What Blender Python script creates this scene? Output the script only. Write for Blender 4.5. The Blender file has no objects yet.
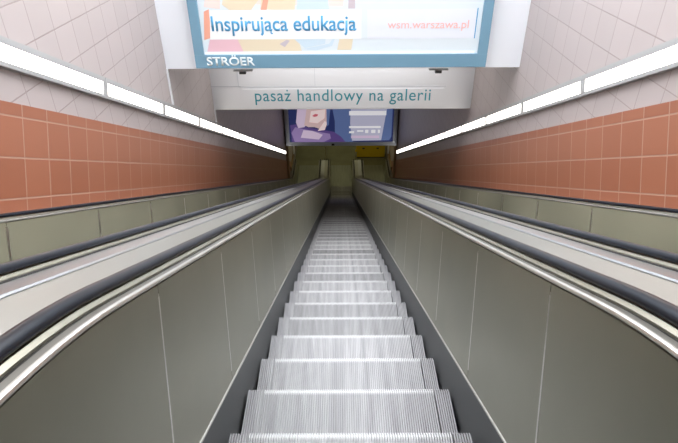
import bpy, bmesh, math, random
from mathutils import Vector, Matrix
random.seed(4)
C = bpy.context.scene.collection
PI = math.pi
# ------------------------------------------------------------------ layout constants
TH = math.radians(27.3); CT, ST = math.cos(TH), math.sin(TH)
CAM_N = 1.075           # camera height above the step nose line, square to the incline
S0, S1 = 1.22, 24.3     # ends of the straight incline, measured along it from the camera
RT, RB = 1.8, 3.0       # radii of the nose line where the steps level out
WALL = 2.40
PITCH = 1.62            # distance between neighbouring escalators
def raw(s, n):          # straight incline in a frame with the camera at (0, 0)
    return (s*CT + (n-CAM_N)*ST, -s*ST + (n-CAM_N)*CT)
BOT = raw(S1, 0)[1] - RB*(1-CT)
H = -BOT                # camera height; the lower floor is z = 0
TC = raw(S0, -RT); TC = (TC[0], TC[1]+H)
BC = raw(S1, RB);  BC = (BC[0], BC[1]+H)
TOPZ = TC[1] + RT       # upper floor
BOTY = BC[0]            # where the steps are level again
def frame(t):
    """nose-line point, unit tangent, unit normal (in the y-z plane) at path length t"""
    if t < S0 - RT*TH:
        d = S0 - RT*TH - t
        return (TC[0]-d, TOPZ), (1, 0), (0, 1)
    if t < S0:
        a = TH - (S0-t)/RT
        n = (math.sin(a), math.cos(a))
        return (TC[0]+RT*n[0], TC[1]+RT*n[1]), (n[1], -n[0]), n
    if t <= S1:
        p = raw(t, 0)
        return (p[0], p[1]+H), (CT, -ST), (ST, CT)
    if t < S1 + RB*TH:
        a = TH - (t-S1)/RB
        n = (math.sin(a), math.cos(a))
        return (BC[0]-RB*n[0], BC[1]-RB*n[1]), (n[1], -n[0]), n
    d = t - S1 - RB*TH
    return (BC[0]+d, BC[1]-RB), (1, 0), (0, 1)
T_TOP, T_BOT = S0 - RT*TH, S1 + RB*TH
def P(t, n):
    p, _, nn = frame(t)
    return (p[0]+nn[0]*n, p[1]+nn[1]*n)
def trange(a, b):
    ts = [a]; keys = []
    for (u, v) in ((T_TOP, S0), (S1, T_BOT)):
        k = 14
        keys += [u + (v-u)*i/k for i in range(k+1)]
    ts += [k for k in sorted(keys) if a+1e-4 < k < b-1e-4]
    ts.append(b)
    return ts
# ------------------------------------------------------------------ materials
def mat(name, col, rough=.5, metal=0., spec=.5):
    m = bpy.data.materials.new(name); m.use_nodes = True
    b = m.node_tree.nodes['Principled BSDF']
    b.inputs['Base Color'].default_value = (*col, 1)
    b.inputs['Roughness'].default_value = rough
    b.inputs['Metallic'].default_value = metal
    b.inputs['Specular IOR Level'].default_value = spec
    return m
def noisy(m, c1, c2, scale=(1, 1, 1), detail=4, rough=None, lo=.35, hi=.65):
    nt = m.node_tree; b = nt.nodes['Principled BSDF']
    tc = nt.nodes.new('ShaderNodeTexCoord'); mp = nt.nodes.new('ShaderNodeMapping')
    mp.inputs['Scale'].default_value = scale
    nz = nt.nodes.new('ShaderNodeTexNoise'); nz.inputs['Detail'].default_value = detail; nz.inputs['Scale'].default_value = 1
    cr = nt.nodes.new('ShaderNodeValToRGB')
    cr.color_ramp.elements[0].color = (*c1, 1); cr.color_ramp.elements[1].color = (*c2, 1)
    cr.color_ramp.elements[0].position = lo; cr.color_ramp.elements[1].position = hi
    nt.links.new(tc.outputs['Object'], mp.inputs['Vector']); nt.links.new(mp.outputs[0], nz.inputs['Vector'])
    nt.links.new(nz.outputs['Fac'], cr.inputs['Fac']); nt.links.new(cr.outputs['Color'], b.inputs['Base Color'])
    if rough:
        mr = nt.nodes.new('ShaderNodeMapRange')
        mr.inputs['From Min'].default_value = .3; mr.inputs['From Max'].default_value = .7
        mr.inputs['To Min'].default_value, mr.inputs['To Max'].default_value = rough
        nt.links.new(nz.outputs['Fac'], mr.inputs['Value']); nt.links.new(mr.outputs[0], b.inputs['Roughness'])
    return m
def tiles(name, c1, c2, mortar, w, h, gap, rough, off=(0, 0, 0), swap=True):
    m = mat(name, c1, rough); nt = m.node_tree; b = nt.nodes['Principled BSDF']
    tc = nt.nodes.new('ShaderNodeTexCoord'); sp = nt.nodes.new('ShaderNodeSeparateXYZ')
    cb = nt.nodes.new('ShaderNodeCombineXYZ'); mp = nt.nodes.new('ShaderNodeMapping')
    mp.inputs['Location'].default_value = off
    br = nt.nodes.new('ShaderNodeTexBrick'); br.offset = 0; br.squash = 1
    br.inputs['Color1'].default_value = (*c1, 1); br.inputs['Color2'].default_value = (*c2, 1)
    br.inputs['Mortar'].default_value = (*mortar, 1); br.inputs['Scale'].default_value = 1
    br.inputs['Mortar Size'].default_value = gap; br.inputs['Brick Width'].default_value = w
    br.inputs['Row Height'].default_value = h; br.inputs['Mortar Smooth'].default_value = .3
    nt.links.new(tc.outputs['Object'], sp.inputs[0])
    nt.links.new(sp.outputs['Y'], cb.inputs['X']); nt.links.new(sp.outputs['Z'], cb.inputs['Y'])
    nt.links.new(cb.outputs[0], mp.inputs['Vector']); nt.links.new(mp.outputs[0], br.inputs['Vector'])
    nt.links.new(br.outputs['Color'], b.inputs['Base Color'])
    bp = nt.nodes.new('ShaderNodeBump'); bp.inputs['Distance'].default_value = .003; bp.invert = True
    bp.inputs['Strength'].default_value = .6
    nt.links.new(br.outputs['Fac'], bp.inputs['Height']); nt.links.new(bp.outputs[0], b.inputs['Normal'])
    return m
def glow(name, col, e):
    m = mat(name, col, .5); b = m.node_tree.nodes['Principled BSDF']
    b.inputs['Emission Color'].default_value = (*col, 1); b.inputs['Emission Strength'].default_value = e
    return m
M = {}
M['panel'] = noisy(mat('brushed_panel_steel', (.3, .3, .26), .36, .9), (.36, .36, .29), (.44, .435, .355), (3, 1.2, 1.2), 5, (.36, .42))
M['panel_far'] = noisy(mat('outer_panel_steel', (.4, .4, .34), .3, .6), (.30, .295, .215), (.42, .41, .30), (2, .8, .8), 1, (.38, .5))
M['skirt'] = mat('skirt_steel', (.11, .115, .12), .42, .85)
M['trim'] = mat('polished_bead_steel', (.60, .59, .55), .42, 1)
M['joint'] = mat('joint_strip_steel', (.85, .84, .8), .3, 1)
M['ledge'] = mat('ledge_steel', (.30, .29, .26), .4, 1)
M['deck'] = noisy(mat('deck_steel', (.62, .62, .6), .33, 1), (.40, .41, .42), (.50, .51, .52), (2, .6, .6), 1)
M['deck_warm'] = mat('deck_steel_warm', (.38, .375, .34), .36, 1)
M['guide'] = mat('guide_steel', (.42, .40, .32), .35, .9)
M['groove'] = mat('dark_rubber_seal', (.015, .014, .013), .6)
M['rubber'] = mat('handrail_rubber', (.005, .008, .016), .28, 0, .2)
M['dark'] = mat('dark_metal', (.03, .03, .03), .5, .3)
M['step'] = noisy(mat('cast_aluminium', (.5, .5, .5), .5, .2), (.29, .285, .29), (.41, .405, .41), (22, 1.6, 1.6), 3, None)
M['step_border'] = noisy(mat('cast_aluminium_border', (.45, .45, .45), .5, .2), (.27, .265, .27), (.37, .365, .37), (22, 1.6, 1.6), 3, None)
M['riser'] = mat('riser_aluminium', (.12, .12, .12), .5, .3)
M['pale'] = tiles('pale_pink_wall_tile', (.455, .395, .385), (.43, .375, .365), (.34, .28, .265), .337, .30, .006, .38, (0.1, .02, 0))
M['red'] = tiles('terracotta_wall_tile', (.36, .135, .075), (.33, .12, .066), (.43, .26, .19), .337, .297, .007, .32)
M['white'] = mat('white_painted_board', (.84, .86, .9), .5)
M['white_trim'] = mat('white_painted_trim', (.8, .81, .84), .4)
M['alu'] = mat('lamp_housing_grey', (.40, .40, .40), .4, .1)
M['diff'] = glow('lamp_diffuser', (1., .94, .85), 3.0)
M['frame'] = mat('blue_grey_frame_paint', (.16, .31, .42), .35)
M['teal'] = mat('teal_lettering', (.03, .30, .38), .5)
M['floor'] = noisy(mat('olive_stone_floor', (.3, .3, .17), .35), (.21, .215, .125), (.28, .28, .17), (1.5, 1.5, 1.5), 4, (.5, .65))
M['plate'] = noisy(mat('ribbed_landing_steel', (.35, .36, .3), .6, .3), (.30, .32, .25), (.38, .39, .31), (30, 1, 1), 2)
M['ceil'] = mat('ceiling_plaster', (.55, .52, .48), .7)
M['yellow'] = mat('yellow_enamel', (.75, .52, .01), .4)
M['post'] = mat('post_steel', (.6, .57, .42), .35, .9)
M['brown'] = mat('brown_edge_cladding', (.33, .22, .12), .5)
M['beam'] = mat('roof_beam_paint', (.5, .5, .5), .5)
M['lightframe'] = mat('lightbox_frame_aluminium', (.55, .60, .68), .35, .4)
# ------------------------------------------------------------------ helpers
def link(name, me, parent=None, m=None):
    o = bpy.data.objects.new(name, me); C.objects.link(o)
    if parent is not None: o.parent = parent
    if m is not None and me is not None: me.materials.append(m)
    return o
def tag(o, label=None, cat=None, group=None, kind=None):
    for k, v in (('label', label), ('category', cat), ('group', group), ('kind', kind)):
        if v: o[k] = v
    return o
def empty(name, loc=(0, 0, 0)):
    o = bpy.data.objects.new(name, None); C.objects.link(o); o.location = loc; o.empty_display_size = .1
    return o
def finish(bm, name, m, parent=None, origin=None, bevel=0, smooth=False):
    bmesh.ops.recalc_face_normals(bm, faces=bm.faces)
    if bevel:
        bmesh.ops.bevel(bm, geom=[e for e in bm.edges if e.calc_face_angle(0) > .5], offset=bevel, segments=2, affect='EDGES')
    me = bpy.data.meshes.new(name); 
    if origin is not None:
        bmesh.ops.translate(bm, verts=bm.verts, vec=-Vector(origin))
    bm.to_mesh(me); bm.free()
    if smooth:
        for p in me.polygons: p.use_smooth = True
        try: me.set_sharp_from_angle(angle=math.radians(35))
        except Exception: pass
    o = link(name, me, parent, m)
    if origin is not None: o.location = origin
    return o
def pb(o): o.matrix_parent_inverse = Matrix.Translation(-o.parent.location); return o
def add_box(bm, a, b):
    x0, y0, z0 = a; x1, y1, z1 = b
    vs = [bm.verts.new(v) for v in ((x0,y0,z0),(x1,y0,z0),(x1,y1,z0),(x0,y1,z0),(x0,y0,z1),(x1,y0,z1),(x1,y1,z1),(x0,y1,z1))]
    for f in ((0,3,2,1),(4,5,6,7),(0,1,5,4),(1,2,6,5),(2,3,7,6),(3,0,4,7)):
        bm.faces.new([vs[i] for i in f])
def box(name, a, b, m, parent=None, bevel=0, origin=None):
    bm = bmesh.new(); add_box(bm, a, b)
    return finish(bm, name, m, parent, origin, bevel)
def loft(bm, rings, closed=True, caps=True):
    rr = [[bm.verts.new(v) for v in r] for r in rings]
    k = len(rr[0])
    for a, b in zip(rr, rr[1:]):
        for i in range(k if closed else k-1):
            j = (i+1) % k
            bm.faces.new((a[i], a[j], b[j], b[i]))
    if caps and closed:
        bm.faces.new(rr[0]); bm.faces.new(list(reversed(rr[-1])))
def sweep(name, prof, t0, t1, m, parent=None, smooth=True, origin=None):
    """closed cross section of (x, n) swept along the nose path"""
    bm = bmesh.new()
    rings = []
    for t in trange(t0, t1):
        r = []
        for (x, n) in prof:
            y, z = P(t, n); r.append((x, y, z))
        rings.append(r)
    loft(bm, rings)
    return finish(bm, name, m, parent, origin, 0, smooth)
def circle(x, n, rx, rn, k=12):
    return [(x+rx*math.cos(2*PI*i/k), n+rn*math.sin(2*PI*i/k)) for i in range(k)]
def prism_yz(name, pts, x0, x1, m, parent=None, bevel=0, smooth=False):
    bm = bmesh.new()
    loft(bm, [[(x0, y, z) for y, z in pts], [(x1, y, z) for y, z in pts]])
    return finish(bm, name, m, parent, None, bevel, smooth)
def poly(name, pts, y, th, m, parent):
    """flat printed or cut shape standing upright: outline (x, z) at depth y"""
    bm = bmesh.new()
    loft(bm, [[(x, y, z) for x, z in pts], [(x, y+th, z) for x, z in pts]])
    return finish(bm, name, m, parent)
def width_of(st, cu):
    c = cu.copy(); c.body = st
    t = bpy.data.objects.new('measure', c); C.objects.link(t); bpy.context.view_layer.update()
    me = bpy.data.meshes.new_from_object(t.evaluated_get(bpy.context.evaluated_depsgraph_get()))
    bpy.data.objects.remove(t)
    return max(v.co.x for v in me.vertices)
def text(name, s, cx, y, base, width, capratio, m, parent, weight=0., shear=0., th=.0015, space=1.):
    cu = bpy.data.curves.new(name, 'FONT'); body = s.replace('ż', 'z').replace('ą', 'a'); cu.body = body; cu.size = 1; cu.extrude = 0; cu.offset = weight; cu.shear = shear
    cu.space_character = space
    t = bpy.data.objects.new(name+'_tmp', cu); C.objects.link(t)
    bpy.context.view_layer.update()
    me = bpy.data.meshes.new_from_object(t.evaluated_get(bpy.context.evaluated_depsgraph_get()))
    bpy.data.objects.remove(t)
    xs = [v.co.x for v in me.vertices]; w = max(xs)-min(xs); x0 = min(xs)
    marks = []; spaces = [width_of(body[:i], cu)+.09 for i, ch in enumerate(s) if ch == ' ']
    for i, ch in enumerate(s):
        if ch in 'żą':
            marks.append((ch, width_of(body[:i], cu), width_of(body[:i+1], cu)))
    k = width/w
    bm = bmesh.new(); bm.from_mesh(me)
    for ch, a, b in marks:
        if ch == 'ż':
            c = (a+b)/2+.02; bm.faces.new([bm.verts.new((c+.05*math.cos(2*PI*i/12), .62+.05*math.sin(2*PI*i/12), 0)) for i in range(12)])
        else:
            bm.faces.new([bm.verts.new((b+x, y, 0)) for x, y in ((-.075, .02), (-.01, .02), (-.05, -.06), (-.04, -.10), (.02, -.11), (.02, -.16), (-.06, -.165), (-.115, -.12), (-.11, -.06))])
    for v in bm.verts:
        v.co = Vector(((v.co.x-x0)*k + cx - width/2, y, base + v.co.y*k*capratio))
    cuts = [-99] + [(q-x0)*k + cx - width/2 for q in spaces] + [99]
    out = []
    for c0, c1 in zip(cuts, cuts[1:]):
        w = bm.copy()
        bmesh.ops.delete(w, geom=[v for v in w.verts if not (c0 < v.co.x < c1)], context='VERTS')
        r = bmesh.ops.extrude_face_region(w, geom=list(w.faces))
        for g in r['geom']:
            if isinstance(g, bmesh.types.BMVert): g.co.y -= th
        out.append(pb(finish(w, name, m, parent)))
    bm.free()
    return out
# ------------------------------------------------------------------ steps
CL = 92; SW = .498
def cleat_profile(x0, x1, n):
    w = (x1-x0)/n; out = []
    for i in range(n):
        a = x0+i*w
        out += [(a+.12*w, 0), (a+.58*w, 0), (a+.70*w, -.011), (a+w, -.011)]
    return out
def tread_mesh(name, x0, x1, n, m):
    """grooved tread: y from -.40 (back) to 0 (nose), top at z=0, with a thick underside"""
    bm = bmesh.new(); pr = cleat_profile(x0, x1, n)
    def ring(y, dz=0, cut=1):
        return [(x, y, z*cut+dz) for x, z in pr] + [(x1, y, -.03), (x0, y, -.03)]
    loft(bm, [ring(-.40), ring(-.024 if name == 'tread' else -.006)] + ([] if name == 'tread' else [ring(0, -.004)]))
    me = bpy.data.meshes.new(name); bmesh.ops.recalc_face_normals(bm, faces=bm.faces); bm.to_mesh(me); bm.free(); me.materials.append(m)
    return me
def riser_mesh(name):
    bm = bmesh.new(); n = 46; w = 2*SW/n; top = []
    for i in range(n):
        a = -SW+i*w
        top += [(a+.1*w, 0), (a+.55*w, 0), (a+.65*w, .008), (a+w, .008)]
    rings = []
    for k in range(7):
        f = k/6; z = -.03-.17*f; dy = -.012-.035*math.sin(f*PI/2)
        rings.append([(x, dy-d, z) for x, d in top] + [(SW, dy-.03, z), (-SW, dy-.03, z)])
    loft(bm, rings)
    me = bpy.data.meshes.new(name); bmesh.ops.recalc_face_normals(bm, faces=bm.faces); bm.to_mesh(me); bm.free(); me.materials.append(M['riser'])
    return me
def wear(m):
    nt = m.node_tree; b = nt.nodes['Principled BSDF']; src = b.inputs['Base Color'].links[0].from_socket
    oi = nt.nodes.new('ShaderNodeObjectInfo'); mr = nt.nodes.new('ShaderNodeMapRange'); hs = nt.nodes.new('ShaderNodeHueSaturation')
    mr.inputs['To Min'].default_value = .74; mr.inputs['To Max'].default_value = 1.12
    nt.links.new(oi.outputs['Random'], mr.inputs['Value']); nt.links.new(mr.outputs[0], hs.inputs['Value'])
    nt.links.new(src, hs.inputs['Color']); nt.links.new(hs.outputs[0], b.inputs['Base Color'])
wear(M['step'])
M['nose'] = mat('bright_nose_aluminium', (.54, .54, .54), .4, .2)  # nose strip given a paler metal than the tread
B = .075
me_tread = tread_mesh('tread', -SW+B+.004, SW-B-.004, 78, M['step'])
me_bl = tread_mesh('side_border', -SW, -SW+B, 7, M['step_border'])
me_br = tread_mesh('side_border', SW-B, SW, 7, M['step_border'])
me_riser = riser_mesh('riser')
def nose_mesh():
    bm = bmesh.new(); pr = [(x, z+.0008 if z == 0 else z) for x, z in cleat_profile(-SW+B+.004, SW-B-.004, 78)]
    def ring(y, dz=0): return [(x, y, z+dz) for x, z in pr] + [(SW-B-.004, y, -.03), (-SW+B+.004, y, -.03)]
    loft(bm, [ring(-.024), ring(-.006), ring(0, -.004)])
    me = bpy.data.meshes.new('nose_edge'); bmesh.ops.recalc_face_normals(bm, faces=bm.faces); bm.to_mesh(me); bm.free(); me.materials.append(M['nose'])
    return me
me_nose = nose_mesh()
me_full = tread_mesh('step', -SW, SW, 60, M['step'])
# nose positions: one every 0.40 m of ground
def t_of_y(y):
    a, b = -8., 40.
    for _ in range(50):
        c = (a+b)/2
        if P(c, 0)[0] < y: a = c
        else: b = c
    return a
T_FIRST = 2.148
y0 = P(T_FIRST, 0)[0]
noses = []
k = -6
while True:
    y = y0 + .4*k
    t = t_of_y(y)
    if y > BOTY + .25: break
    if y > TC[0] - .15: noses.append((y, P(t, 0)[1], t))
    k += 1
ORD = ['bottom-most', 'second', 'third', 'fourth', 'fifth', 'sixth', 'seventh', 'eighth', 'ninth', 'tenth', 'eleventh', 'twelfth', 'thirteenth', 'fourteenth', 'fifteenth', 'sixteenth']
vis = 0
for (y, z, t) in noses:
    s = empty('escalator_step', (0, y, z))
    s['category'] = 'escalator step'
    if t > 2.1 and vis < 16:
        if vis == 0: lab = 'grey ribbed escalator step cut by the bottom edge of the photo, nearest the viewer'
        else: lab = 'grey ribbed escalator step, %s up from the bottom edge of the photo' % ORD[vis]
        vis += 1
        s['label'] = lab; s['group'] = 'ribbed steps of the middle escalator'
    elif t > 2.1:
        s['label'] = 'dark ribbed escalator step in the shaded lower stretch of the middle escalator'
        s['group'] = 'shaded lower steps of the middle escalator'
    else:
        s['label'] = 'grey ribbed escalator step at the very top of the middle escalator, by the landing'
        s['group'] = 'top steps of the middle escalator'
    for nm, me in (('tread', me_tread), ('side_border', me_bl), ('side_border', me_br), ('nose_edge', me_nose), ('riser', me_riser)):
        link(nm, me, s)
for side, sx in (('left', -1), ('right', 1)):
    for (y, z, t) in noses:
        s = link('escalator_step', me_full); s.location = (sx*PITCH, y, z)
        tag(s, 'grey ribbed step of the %s escalator, behind its steel side' % side, 'escalator step', 'steps of the %s escalator' % side)
# ------------------------------------------------------------------ balustrades
TA, TB = -.9, S1 + RB*TH + 1.35      # straight extent of sides
def half(cx, sg, root, pm, seams, skirt_lab=None, seg=.795, first=1.485, jw=.005):
    """inner face of one escalator side. cx = escalator centre, sg = +1 right side / -1 left side"""
    X = lambda v: cx + sg*v
    def pr(lst): return [(X(a), n) for a, n in lst]
    sk = sweep('skirt_panel', pr([(.508, -.26), (.508, .165), (.514, .168), (.53, .16), (.53, -.26)]), TA, TB, M['skirt'], root)
    sweep('skirt_trim', pr([(.507, .166), (.507, .174), (.516, .176), (.516, .164)]), TA, TB, M['trim'], root)
    # inner panels with narrow bright joint strips
    ts = []; t = first
    while t > TA+.2: t -= seg
    t += seg
    edges = [TA]
    while t < TB-.2:
        edges.append(t); t += seg
    edges.append(TB)
    for a, b in zip(edges, edges[1:]):
        sweep('inner_panel', pr([(.512, .176), (.549, .762), (.562, .762), (.53, .176)]), a+.002, b-.002, pm, root)
    for e in edges[1:-1]:
        sweep('joint_strip', pr([(.5135, .215), (.5475, .738), (.552, .738), (.52, .215)]), e-jw, e+jw, M['joint'], root)
    sweep('bead_trim', pr(circle(.552, .773, .0075, .0075, 10)), TA, TB, M['trim'], root)
    sweep('inner_ledge', pr([(.556, .772), (.558, .777), (.575, .777), (.575, .76), (.556, .76)]), TA, TB, M['ledge'], root)
    sweep('ledge_seal', pr([(.573, .760), (.573, .776), (.585, .774), (.585, .760)]), TA, TB, M['groove'], root)
    sweep('handrail_guide', pr([(.585, .76), (.585, .780), (.594, .788), (.632, .788), (.641, .780), (.641, .76)]), TA, TB, M['guide'], root)
def newel_pts(yc, zc, r, sg, k=20):
    """D-shaped end plate outline; sg=+1 bulges to +y"""
    pts = []
    for i in range(k+1):
        a = PI/2 - PI*i/k
        pts.append((yc + sg*r*math.cos(a), zc + r*math.sin(a)))
    return pts
NR = .33
def newel_parts(xc, root):
    """steel end plates that carry one handrail round, at both ends"""
    for (yend, zl, sg) in ((P(TB, 0)[0], 0., 1), (P(TA, 0)[0], TOPZ, -1)):
        zt = zl + .788
        pts = newel_pts(yend, zt-NR, NR, sg)
        pts = [(yend - sg*.02, zt)] + pts[1:] + [(yend - sg*.02, zt-2*NR)]
        prism_yz('newel_plate', pts, xc-.03, xc+.03, M['guide'], root)
        a, b = sorted((yend - sg*.04, yend + sg*.16))
        box('newel_foot', (xc-.05, a, zl+.004), (xc+.05, b, zl+.788-2*NR+.02), M['panel'], root)
def handrail(xc, label, group):
    """one black rubber handrail loop"""
    cs = []
    for i in range(15):      # flattened C section, dx / dn
        a = -PI*.22 + (PI*1.44)*i/14
        cs.append((.024*math.cos(a), .003+.0150*math.sin(a)))
    cs += [(-.019, -.001), (.019, -.001)]
    N0 = .799
    fr = []
    zb = .0; yb = P(TB, 0)[0]; ya = P(TA, 0)[0]
    R = NR + (N0-.788)
    for i in range(14, -1, -1):
        a = -PI/2 + PI*i/14           # from top round to underneath, upper end
        fr.append(((ya - R*math.cos(a), TOPZ+.788-NR + R*math.sin(a)), (-math.cos(a), math.sin(a))))
    fr.reverse()
    for t in trange(TA, TB):
        p, _, n = frame(t); fr.append(((p[0]+n[0]*N0, p[1]+n[1]*N0), n))
    for i in range(14, -1, -1):
        a = -PI/2 + PI*i/14
        fr.append(((yb + R*math.cos(a), .788-NR + R*math.sin(a)), (math.cos(a), math.sin(a))))
    bm = bmesh.new(); rings = []
    for (p, n) in fr:
        rings.append([(xc+dx, p[0]+n[0]*dn, p[1]+n[1]*dn) for dx, dn in cs])
    loft(bm, rings)
    o = finish(bm, 'handrail', M['rubber'], None, (xc, fr[18][0][0], fr[18][0][1]), 0, True)
    tag(o, label, 'handrail', group)
ti = 0
for side, sx in (('left', -1), ('right', 1)):
    # the steel-clad bank between the middle escalator and its neighbour
    root = empty('escalator_balustrade', (sx*.81, 0, P(0, 0)[1])); 
    tag(root, 'brushed steel balustrade with sloping silver top between the middle and the %s escalator' % side, 'balustrade', 'balustrades between the escalators')
    parts0 = set(bpy.data.objects)
    half(0, sx, root, M['panel'], None)
    half(sx*PITCH, -sx, root, M['panel'], None)
    a, b = .640, PITCH-.650
    mid = .81
    S = lambda lst: [(sx*x, n) for x, n in lst]
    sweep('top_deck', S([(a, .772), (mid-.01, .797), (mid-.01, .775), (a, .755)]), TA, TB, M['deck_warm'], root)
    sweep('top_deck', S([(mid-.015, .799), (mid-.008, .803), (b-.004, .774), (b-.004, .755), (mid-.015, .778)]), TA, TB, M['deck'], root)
    sweep('deck_seal', S([(b-.004, .755), (b-.004, .7755), (b+.009, .776), (b+.009, .755)]), TA, TB, M['groove'], root)
    for (yend, zl, sg) in ((P(TB, 0)[0], 0., 1), (P(TA, 0)[0], TOPZ, -1)):
        x0, x1 = sorted((sx*.515, sx*(PITCH-.515)))
        ya_, yb_ = sorted((yend, yend+sg*.012))
        pts = [(x0, zl+.004), (x1, zl+.004), (sx*(mid)+.25, zl+.79), (sx*mid-.25, zl+.79)]
        poly('end_cover', [(x0, zl+.004), (x1, zl+.004), (x1, zl+.775), (x0, zl+.775)], ya_, .012, M['panel'], root)
    newel_parts(sx*.613, root); newel_parts(sx*(PITCH-.613), root)
    for o in [o for o in bpy.data.objects if o.parent == root]: o.matrix_parent_inverse = root.matrix_world.inverted() if False else Matrix.Translation(-root.location)
    # the outer bank against the wall
    root = empty('escalator_balustrade', (sx*2.2, 0, P(0, 0)[1]))
    tag(root, 'steel balustrade of the %s escalator running along the %s tiled wall' % (side, side), 'balustrade', 'balustrades along the tiled walls')
    half(sx*PITCH, sx, root, M['panel_far'], None, seg=1.31, first=4.73, jw=.014)
    sweep('top_deck', S([(2.275, .785), (2.391, .785), (2.391, .76), (2.275, .76)]), TA, TB, M['deck'], root)
    newel_parts(sx*(PITCH+.613), root)
    for o in [o for o in bpy.data.objects if o.parent == root]: o.matrix_parent_inverse = Matrix.Translation(-root.location)
    handrail(sx*.613, 'black rubber handrail on the %s-hand side of the middle escalator' % side, 'handrails')
    handrail(sx*(PITCH-.613), 'black rubber handrail of the %s escalator on the side nearer the middle one' % side, 'handrails')
    handrail(sx*(PITCH+.613), 'thin black handrail line just below the red tiles of the %s wall' % side, 'handrails')
# ------------------------------------------------------------------ landings and comb plates
for cx, nm in ((-PITCH, 'left'), (0, 'middle'), (PITCH, 'right')):
    for (ya, yb, z, w) in ((noses[-1][0]+.01, BOTY+2.35, .0, 'lower'), (TC[0]-2.2, noses[0][0]-.41, TOPZ, 'upper')):
        r = empty('landing_plate', (cx, (ya+yb)/2, z))
        tag(r, 'steel landing plate with comb at the %s end of the %s escalator' % (w, nm), 'landing plate', 'landing plates')
        xo = [-.505, .505]
        p = box('plate', (cx-.505, ya, z-.02), (cx+.505, yb, z+.006), M['plate'], r); p.matrix_parent_inverse = Matrix.Translation(-r.location)
        bm = bmesh.new(); yy = ya if w == 'lower' else yb; d = -1 if w == 'lower' else 1
        for i in range(46):
            x = cx-.49+i*.98/46
            y1, y2 = sorted((yy, yy+d*.12)); add_box(bm, (x, y1, z+.0015), (x+.011, y2, z+.006))
        c = finish(bm, 'comb', M['yellow'] if False else M['ledge'], r); c.matrix_parent_inverse = Matrix.Translation(-r.location)
# ------------------------------------------------------------------ the shell
def struct(o): o['kind'] = 'structure'; return o
struct(box('floor', (-6, noses[-1][0]+.01, -.25), (6, 32, -.021), M['floor']))
# floor surface with openings only where the plates lie: strips between them
for a, b in ((BOTY+.42, 32),):
    pass
struct(box('floor', (-6, BOTY+2.35, -.02), (6, 32, 0), M['floor']))
struct(box('floor', (-5, -8, TOPZ-.25), (5, TC[0]-2.2, TOPZ), M['floor']))
struct(box('floor', (-2.39, TC[0]-2.2, TOPZ-.25), (2.39, noses[0][0]-.41, TOPZ-.021), M['floor']))
# sloping pit floor under the trusses
struct(sweep('floor', [(-2.5, -.27), (2.5, -.27), (2.5, -.5), (-2.5, -.5)], TC[0]-1, S1+RB*TH+.5, M['dark'], None, False))
TOPROOM = H + 2.0
Y1, Z1 = 7.31, H-2.19
Y2, Z2 = 9.67, H-3.67
Y3, Z3 = 21.3, H-9.62
for side, sx in (('left', -1), ('right', 1)):
    x0, x1 = sorted((sx*WALL, sx*(WALL+.2)))
    w = struct(box('wall_'+side, (x0, -8.0, -.3), (x1, 32, TOPROOM), M['pale']))
    # red tile cladding: its own frame follows the incline
    o = empty('tmp'); 
    bm = bmesh.new()
    ys = None
    A0, A1 = -2.5, 26.0
    x0, x1 = sorted((sx*WALL, sx*(WALL-.012)))
    # local y along the incline, local z square to it, origin on the nose line at t=0
    add_box(bm, (x0, A0, .70), (x1, A1, 1.58))
    c = finish(bm, 'tile_cladding', M['red'], w)
    org = raw(0, 0)
    c.location = (0, org[0], org[1]+H); c.rotation_euler = (-TH, 0, 0)
    bpy.data.objects.remove(o)
    for (nm, yy, zz) in (('trim', Y1, Z1), ('trim', Y2, Z2)):
        if side == 'right': continue
        tt = yy  # vertical white trim from the bulkhead down to the lamps
        zl = H + (-(yy*math.tan(TH))) + (2.03-CAM_N)/CT
        struct(box('trim_%d' % (1 if yy == Y1 else 2), (x0-.001 if sx > 0 else -WALL, yy-.03, zl), (-WALL+.02, yy+.01, zz+.01), M['white_trim']))
struct(box('wall_back', (-6, 32, -.3), (6, 32.2, 5), M['pale']))
struct(box('ceiling', (-WALL, Y1, Z1), (WALL, Y1+.12, TOPROOM), M['white']))
struct(box('ceiling', (-WALL, Y1+.12, Z1), (WALL, Y2, Z1+.1), M['white']))
struct(box('ceiling', (-WALL, Y2, Z2), (WALL, Y2+.12, Z1+.1), M['white']))
CZ = H-3.2
struct(box('ceiling', (-WALL, Y2+.12, CZ), (WALL, Y3+.3, CZ+.15), M['ceil']))
struct(box('ceiling', (-WALL, Y3+.15, Z3+.02), (WALL, Y3+.3, CZ), M['ceil']))
struct(box('ceiling', (-WALL, Y3+.3, Z3+.02), (WALL, 32, Z3+.17), M['ceil']))
struct(box('ceiling', (-WALL-.2, -8, TOPROOM), (WALL+.2, 2.3, TOPROOM+.2), M['ceil']))  # unseen hall roof, added to keep daylight off the lower steps
struct(box('wall_back', (-WALL, -8.0, TOPZ), (WALL, -7.8, TOPROOM), M['pale']))  # unseen end wall, added to shut out low daylight from behind
# base moulding running along the lower landing walls
for side, sx in (('left', -1), ('right', 1)):
    x0, x1 = sorted((sx*(WALL-.07), sx*(WALL-.012)))
    struct(box('baseboard_'+side, (x0, BOTY+.2, .80), (x1, 31.9, .98), M['brown']))
    x0, x1 = sorted((sx*(WALL-.10), sx*WALL))
    struct(box('trim_%d' % (3 if sx < 0 else 4), (x0, Y3+.05, .9), (x1, Y3+.25, Z3), M['brown']))
# unseen roof beams over the hall opening, added for reflections in the steel
for i, y in enumerate((3.5, 4.8, 6.1)):
    b = box('roof_beam', (-WALL+.001, y-.06, TOPROOM-.14), (WALL-.001, y+.06, TOPROOM+.02), M['beam'])
    tag(b, 'grey roof beam over the entrance hall, out of view above', 'beam', 'roof beams over the hall')
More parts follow.
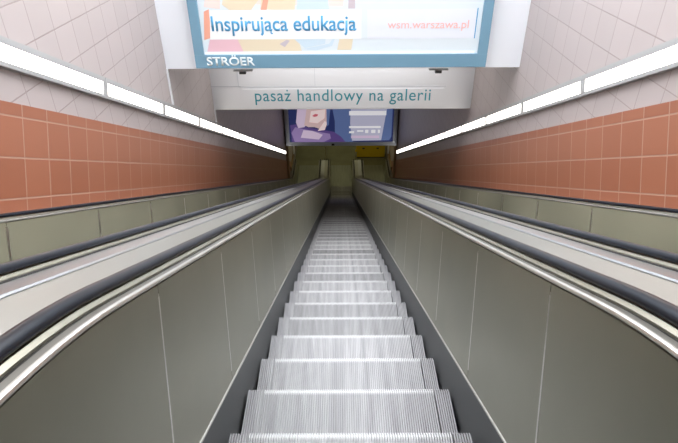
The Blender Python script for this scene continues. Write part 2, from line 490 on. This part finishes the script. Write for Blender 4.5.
# ------------------------------------------------------------------ wall lamps following the incline
org = raw(0, 0)
lamp_labels = {}
def lamp(sx, side, s_a, s_b, lab):
    r = empty('wall_lamp'); tag(r, lab, 'wall lamp', 'strip lamps on the %s wall' % side)
    r.location = (sx*WALL, org[0]+s_a*CT, org[1]+H-s_a*ST)
    # local frame: y along the incline, z square to it
    r.rotation_euler = (-TH, 0, 0)
    L = s_b-s_a
    def bx2(nm, a, b, m, bev=0):
        xa, xb = sorted((-sx*a[0], -sx*b[0]))
        o = box(nm, (xa, a[1], a[2]), (xb, b[1], b[2]), m, r, bev); return o
    n0, n1, g0, g1 = 1.81, 2.015, 1.845, 1.965
    bx2('housing', (0, .002, n0), (.035, L-.002, n1), M['alu'])
    bx2('frame_rail', (.035, .002, n0), (.047, L-.002, g0), M['alu'], .002)
    bx2('frame_rail', (.035, .002, g1), (.047, L-.002, n1), M['alu'], .002)
    bx2('end_cap', (.035, .002, g0), (.047, .05, g1), M['alu'])
    bx2('end_cap', (.035, L-.05, g0), (.047, L-.002, g1), M['alu'])
    bx2('diffuser', (.035, .05, g0), (.042, L-.05, g1), M['diff'])
names = ['nearest', 'second nearest', 'third nearest', 'fourth nearest', 'fifth nearest', 'sixth nearest', 'seventh nearest', 'eighth nearest', 'ninth nearest', 'tenth nearest', 'eleventh nearest', 'twelfth nearest']
for side, sx in (('left', -1), ('right', 1)):
    for k in range(-2, 10):
        a = 5.43+1.777*k; b = a+1.777
        i = k+1
        if i < 0: lab = 'glowing strip lamp on the %s wall, uphill of all others, out of frame' % side
        elif i == 10: lab = 'glowing white strip lamp farthest down the row on the %s wall' % side
        else: lab = 'glowing white strip lamp on the %s wall, %s of its row in view' % (side, names[i])
        lamp(sx, side, a, b, lab)
# ------------------------------------------------------------------ billboard on the first bulkhead
fy = Y1
bb = empty('billboard', (0, fy, Z1+.02)); tag(bb, 'large blue-grey framed advertising billboard with pastel picture and blue lettering', 'billboard')
L0, L1 = -1.955, 1.90
zb = Z1+.045; zt = Z1+2.75
pb(box('backing', (L0+.02, fy-.10, zb+.01), (L1-.02, fy-.001, zt-.01), M['white_trim'], bb))
pb(box('frame_rail', (L0, fy-.14, zb), (L1, fy-.0, zb+.175), M['frame'], bb, .004))
pb(box('frame_rail', (L0, fy-.14, zt-.12), (L1, fy-.0, zt), M['frame'], bb, .004))
pb(box('frame_stile', (L0, fy-.14, zb+.175), (L0+.125, fy, zt-.12), M['frame'], bb, .004))
pb(box('frame_stile', (L1-.125, fy-.14, zb+.175), (L1, fy, zt-.12), M['frame'], bb, .004))
# printed picture: one flat sheet of coloured areas
cols = [(.78, .86, .91), (.86, .55, .62), (.85, .74, .55), (.92, .78, .73), (.66, .80, .90), (.90, .42, .30), (.93, .96, .98), (.62, .55, .60), (.83, .87, .95)]
cols = [tuple(.82*v for v in c) for c in cols]
pm = [glow('print_%d' % i, c, .04) for i, c in enumerate(cols)]
def bpx(px, py):     # picture plane coordinates from measurements on the billboard, metres
    return (L0 + (342.2+(px-342.2)*999.5/(1066-py)-198.5)/74.2, zb + (66.5-py)/73.5)
sheet = bmesh.new()
yy = fy-.104
def area(pts, mi, lift):
    vs = [sheet.verts.new((x, yy-lift, z)) for x, z in pts]
    f = sheet.faces.new(vs); f.material_index = mi
IX0, IX1, IZ0, IZ1 = L0+.125, L1-.125, zb+.175, zt-.12
area([(IX0, IZ0), (IX1, IZ0), (IX1, IZ1), (IX0, IZ1)], 0, 0)
def ar(pp, mi, lift): area([bpx(*p) for p in pp], mi, lift)
ar([(209, 51), (254, 51), (246, 44), (236, 36), (222, 34), (212, 38)], 1, .0004)
ar([(245, 51), (303, 51), (300, 41), (270, 30), (252, 34), (238, 37)], 2, .0008)
ar([(224, 8), (230, -20), (258, -60), (262, 2), (252, 14), (236, 16)], 2, .0004)
ar([(206, 10), (212, -30), (224, -36), (222, 12)], 3, .0006)
ar([(258, 8), (262, -70), (320, -90), (352, -40), (344, 10)], 3, .0003)
ar([(262, 12), (268, -30), (286, -34), (298, -8), (296, 14)], 2, .0007)
ar([(296, 40), (300, -16), (324, -50), (330, 12), (326, 44), (306, 48)], 4, .0009)
ar([(262, 14), (266, 0), (271, 0), (268, 14)], 5, .0011)
ar([(303, 49), (330, 44), (338, 34), (333, 46), (318, 50)], 4, .0012)
ar([(338, 50), (352, 50), (354, 38), (341, 36)], 2, .001)
ar([(349, 12), (350, -10), (356, -12), (356, 12)], 7, .001)
ar([(281, 44), (288, 40), (291, 41), (286, 47)], 7, .0013)
ar([(206, 40), (206, 14), (211, 12), (213, 38)], 5, .0005)
ar([(212, 39.5), (212, 13), (362, 12.5), (362, 39.5)], 6, .002)
ar([(368, 39.5), (368, 13), (476, 12.5), (476, 39.5)], 8, .002)
me = bpy.data.meshes.new('picture_sheet'); sheet.to_mesh(me); sheet.free()
for p in pm: me.materials.append(p)
o = pb(link('picture_sheet', me, bb))
blue = mat('blue_print_ink', (.06, .31, .56), .5); salmon = mat('salmon_print_ink', (.88, .46, .42), .5)
greyed = mat('pale_lettering', (.80, .86, .88), .5)
x, z = bpx(214, 31.5); x2, _ = bpx(357, 31)
(text('lettering', 'Inspirująca edukacja', (x+x2)/2, fy-.1075, z, x2-x, 1.12, blue, bb, .012))
x, z = bpx(388, 30); x2, _ = bpx(468, 30)
(text('lettering', 'wsm.warszawa.pl', (x+x2)/2, fy-.1075, z, x2-x, .95, salmon, bb, 0))
a, b_ = bpx(473.5, 39.5), bpx(478, 12)
pb(box('blue_bar', (a[0], fy-.1095, a[1]), (b_[0], fy-.1065, b_[1]), blue, bb))
pb(box('white_strip', (IX0+.01, fy-.112, IZ0), (IX1-.04, fy-.105, IZ0+.03), M['white'], bb))
x, z = bpx(209.5, 63.6); x2, _ = bpx(254, 30)
(text('lettering', 'STRÖER', (x+x2)/2, fy-.1405, z, x2-x, .88, greyed, bb, .02))
for px in (237, 446):
    x, _ = bpx(px, 0)
    r = empty('mounting_bracket', (x, fy-.06, Z1-.01)); tag(r, 'small dark bracket under the billboard near its %s end' % ('left' if px < 300 else 'right'), 'bracket', 'brackets under the billboard')
    pb(box('foot', (x-.13, fy-.09, Z1-.014), (x+.13, fy-.03, Z1-.001), M['alu'], r, .003)); pb(box('clamp', (x-.05, fy-.10, Z1-.05), (x+.04, fy-.05, Z1-.012), M['dark'], r, .004))
# ------------------------------------------------------------------ direction sign on the second bulkhead
sg = empty('direction_sign', (0, Y2, Z2+.02)); tag(sg, 'long white sign board with teal words on the lower white bulkhead', 'sign')
pb(box('board', (-1.84, Y2-.022, Z2+.012), (1.87, Y2-.001, Z2+.40), M['white'], sg, .004))
(text('lettering', 'pasaż handlowy na galerii', .01, Y2-.0225, Z2+.17, 3.24, 1.08, M['teal'], sg, 0, 0, .003, 1.07))
# thin panel joints of the bulkhead facing
seam = mat('joint_line_paint', (.62, .65, .70), .6)
for k, (a, b) in enumerate((((-WALL, Z2+.44), (-1.86, Z2+.45)), ((-1.9, Z2+.43), (1.9, Z2+.44)), ((-1.9, Z2+.45), (-1.892, Z1)), ((-.5, Z2+.45), (-.494, Z1)))):
    struct(box('trim_%d' % (5+k), (a[0], Y2-.008, a[1]), (b[0], Y2-.0005, b[1]), seam))
# ------------------------------------------------------------------ illuminated advertisement at the bottom of the shaft
lb = empty('advertising_lightbox', (0, Y3, Z3)); tag(lb, 'illuminated advertising lightbox with a purple and blue portrait poster above the lower landing', 'lightbox')
ly = Y3-.25; bx0, bx1 = -2.34, 2.34; bz0, bz1 = Z3, Z3+2.3
pb(box('casing', (bx0+.03, ly+.03, bz0+.02), (bx1-.03, Y3+.149, bz1-.02), M['lightframe'], lb))
pb(box('frame_rail', (bx0, ly, bz0), (bx1, ly+.06, bz0+.17), M['lightframe'], lb, .006))
pb(box('frame_rail', (bx0, ly, bz1-.16), (bx1, ly+.06, bz1), M['lightframe'], lb, .006))
pb(box('frame_stile', (bx0, ly, bz0+.17), (bx0+.17, ly+.06, bz1-.16), M['lightframe'], lb, .006))
pb(box('frame_stile', (bx1-.17, ly, bz0+.17), (bx1, ly+.06, bz1-.16), M['lightframe'], lb, .006))
pc = [(.02, .03, .12), (.10, .15, .33), (.28, .20, .42), (.62, .50, .66), (.62, .45, .45), (.55, .12, .16), (.85, .85, .9), (.46, .46, .60), (.10, .06, .22), (.85, .68, .68)]
pmm = [glow('poster_%d' % i, c, .30) for i, c in enumerate(pc)]
sheet = bmesh.new(); yy = ly+.028
def lpx(px, py): return (-2.34 + (px-285.)/23.6+.0, bz0 + (143.5-py)/23.2)
def ar2(pp, mi, lift): area([lpx(*p) for p in pp], mi, lift)
ar2([(288, 140.5), (394, 140.5), (394, 90), (288, 90)], 0, 0)
ar2([(334, 140.3), (352, 140.3), (352, 95), (330, 95), (334, 118)], 1, .001)
ar2([(351, 138.5), (388, 138), (390, 134), (390, 95), (350, 95), (349, 120)], 7, .0012)
ar2([(380, 138), (388, 138), (390, 134), (390, 95), (386, 95)], 1, .0014)
ar2([(291, 140.3), (345, 140.3), (340, 134), (333, 129), (322, 127), (305, 124), (296, 121), (290, 122), (291, 132)], 8, .0015)
ar2([(294, 140), (322, 140), (330, 136), (329, 131), (318, 129), (303, 126), (295, 124), (291, 130)], 2, .002)
ar2([(300, 135), (318, 137), (322, 132), (312, 128), (303, 127)], 3, .0024)
ar2([(298, 125), (296, 119), (298, 105), (307, 104), (308, 120), (304, 124)], 3, .0026)
ar2([(304, 122), (307, 105), (326, 104), (327, 118), (322, 127), (314, 124), (308, 124)], 4, .003)
ar2([(309, 119), (311, 108), (325, 106), (324, 115), (317, 120)], 9, .0034)
ar2([(312, 112.5), (315, 110.6), (318, 111), (317, 113), (314, 113.6)], 5, .0038)
ar2([(317, 128), (324, 127), (327, 119), (324, 118)], 9, .0036)
ar2([(326, 123), (326, 106), (330, 104), (328, 122)], 1, .0038)
for (a, b, c, d) in ((348, 384, 108, 112.2), (348, 379, 123.2, 125.2), (348, 353, 128.5, 130.5), (356, 362, 127.5, 129), (364, 367, 127, 130.4), (370, 374, 127, 130.4), (376.5, 378.5, 127, 130.4)):
    ar2([(a, d), (b, d), (b, c), (a, c)], 6, .002)
ar2([(350, 135.8), (378, 135.8), (378, 133), (350, 133)], 3, .0018)
me = bpy.data.meshes.new('poster'); sheet.to_mesh(me); sheet.free()
for p in pmm: me.materials.append(p)
pb(link('poster', me, lb))
xx = lpx(332, 0)[0]
pb(box('lock', (xx-.06, ly-.02, bz0+.02), (xx+.06, ly+.001, bz0+.10), M['dark'], lb))
# ------------------------------------------------------------------ lower landing
def post(x, y, h, lab, m, r=.03):
    p = empty('slim_post', (x, y, 0)); tag(p, lab, 'post', 'posts beyond the escalator ends')
    for nm, r0, r1, z0, z1, mm in (('base_disc', .09, .09, 0.001, .02, M['dark']), ('shaft', r, r, .02, h, m), ('knob', r*1.9, r*.9, h, h+.1, M['yellow'])):
        bm = bmesh.new()
        loft(bm, [[(r0*math.cos(2*PI*i/14), r0*math.sin(2*PI*i/14), z0) for i in range(14)], [(r1*math.cos(2*PI*i/14), r1*math.sin(2*PI*i/14), z1) for i in range(14)]])
        finish(bm, nm, mm, p, None, 0, True)
post(-.80, 25.5, 1.05, 'slim pale post with gold knob behind the end of the left-hand middle balustrade', M['post'])
post(.78, 25.35, .55, 'short post with yellow knob behind the end of the right-hand middle balustrade', M['post'], .04)
yb = empty('yellow_cabinet', (1.55, 25.9, 0)); tag(yb, 'bright yellow two-door cabinet standing beyond the right escalator', 'cabinet')
pb(box('body', (.80, 25.70, .04), (2.28, 26.2, 1.35), M['yellow'], yb, .01))
pb(box('plinth', (.84, 25.73, .001), (2.24, 26.15, .04), M['dark'], yb))
for a, b in ((.815, 1.515), (1.535, 2.265)):
    d = pb(box('door', (a, 25.68, .07), (b, 25.699, 1.33), M['yellow'], yb, .006))
    cxm = (a+b)/2
    h = box('handle', (cxm-.06, 25.655, .52), (cxm+.06, 25.679, .58), M['dark'], d, .004)
for sx, sd in ((-1, 'left'), (1, 'right')):
    n = box('pale_plate', (sx*2.30-.04, BOTY+1.6, .99), (sx*2.30+.04, BOTY+1.66, 1.45), M['white_trim'], None, .004, (sx*2.3, BOTY+1.63, .99))  # plain white upright block by each wall
    tag(n, 'small pale upright plate by the %s wall beside the escalator end' % sd, 'plate', 'plates at the lower landing')
for y in (23.2, 27.5):
    r = empty('ceiling_lamp', (0, y, Z3)); tag(r, 'warm ceiling lamp over the lower landing, %s' % ('just behind the lightbox' if y < 25 else 'far behind the lightbox'), 'ceiling lamp', 'ceiling lamps of the lower landing')
    pb(box('housing', (-2.1, y-.16, Z3-.04), (2.1, y+.16, Z3+.019), M['alu'], r, .004))
    g = bpy.data.materials.get('warm_lamp_diffuser') or glow('warm_lamp_diffuser', (1., .92, .55), 1.9)
    pb(box('diffuser', (-2.08, y-.14, Z3-.05), (2.08, y+.14, Z3-.0405), g, r))
r = empty('ceiling_lamp', (0, 9.06, Z1)); tag(r, 'added ceiling lamp, unseen between the two white bulkheads, brightening the lower one', 'ceiling lamp')  # unseen lamp, added to brighten the face of the second bulkhead
pb(box('housing', (-1.8, 8.98, Z1-.03), (1.8, 9.14, Z1-.001), M['alu'], r, .004))
pb(box('diffuser', (-1.78, 9.0, Z1-.04), (1.78, 9.12, Z1-.0305), glow('added_lamp_diffuser', (1., .98, .96), 11.), r))
# ------------------------------------------------------------------ daylight
w = bpy.data.worlds.new('daylight'); bpy.context.scene.world = w; w.use_nodes = True
bg = w.node_tree.nodes['Background']; bg.inputs['Color'].default_value = (.93, .96, 1., 1); bg.inputs['Strength'].default_value = 4.7
# ------------------------------------------------------------------ camera
cam = bpy.data.cameras.new('camera'); co = bpy.data.objects.new('camera', cam); C.objects.link(co)
cam.sensor_fit = 'HORIZONTAL'; cam.sensor_width = 36; cam.lens = 36*540/678
cam.clip_start = .02; cam.clip_end = 200
pitch = math.radians(32.54); roll = math.radians(.35); yaw = math.radians(.21)
Rm = Matrix.Rotation(yaw, 4, 'Z') @ Matrix.Rotation(PI/2-pitch, 4, 'X') @ Matrix.Rotation(-roll, 4, 'Z')
co.matrix_world = Matrix.Translation((-.037, 0, H)) @ Rm
sc = bpy.context.scene; sc.camera = co
vs = sc.view_settings; vs.view_transform = 'Standard'; vs.look = 'None'; vs.gamma = 1; vs.use_curve_mapping = False
vs.exposure = 1.0
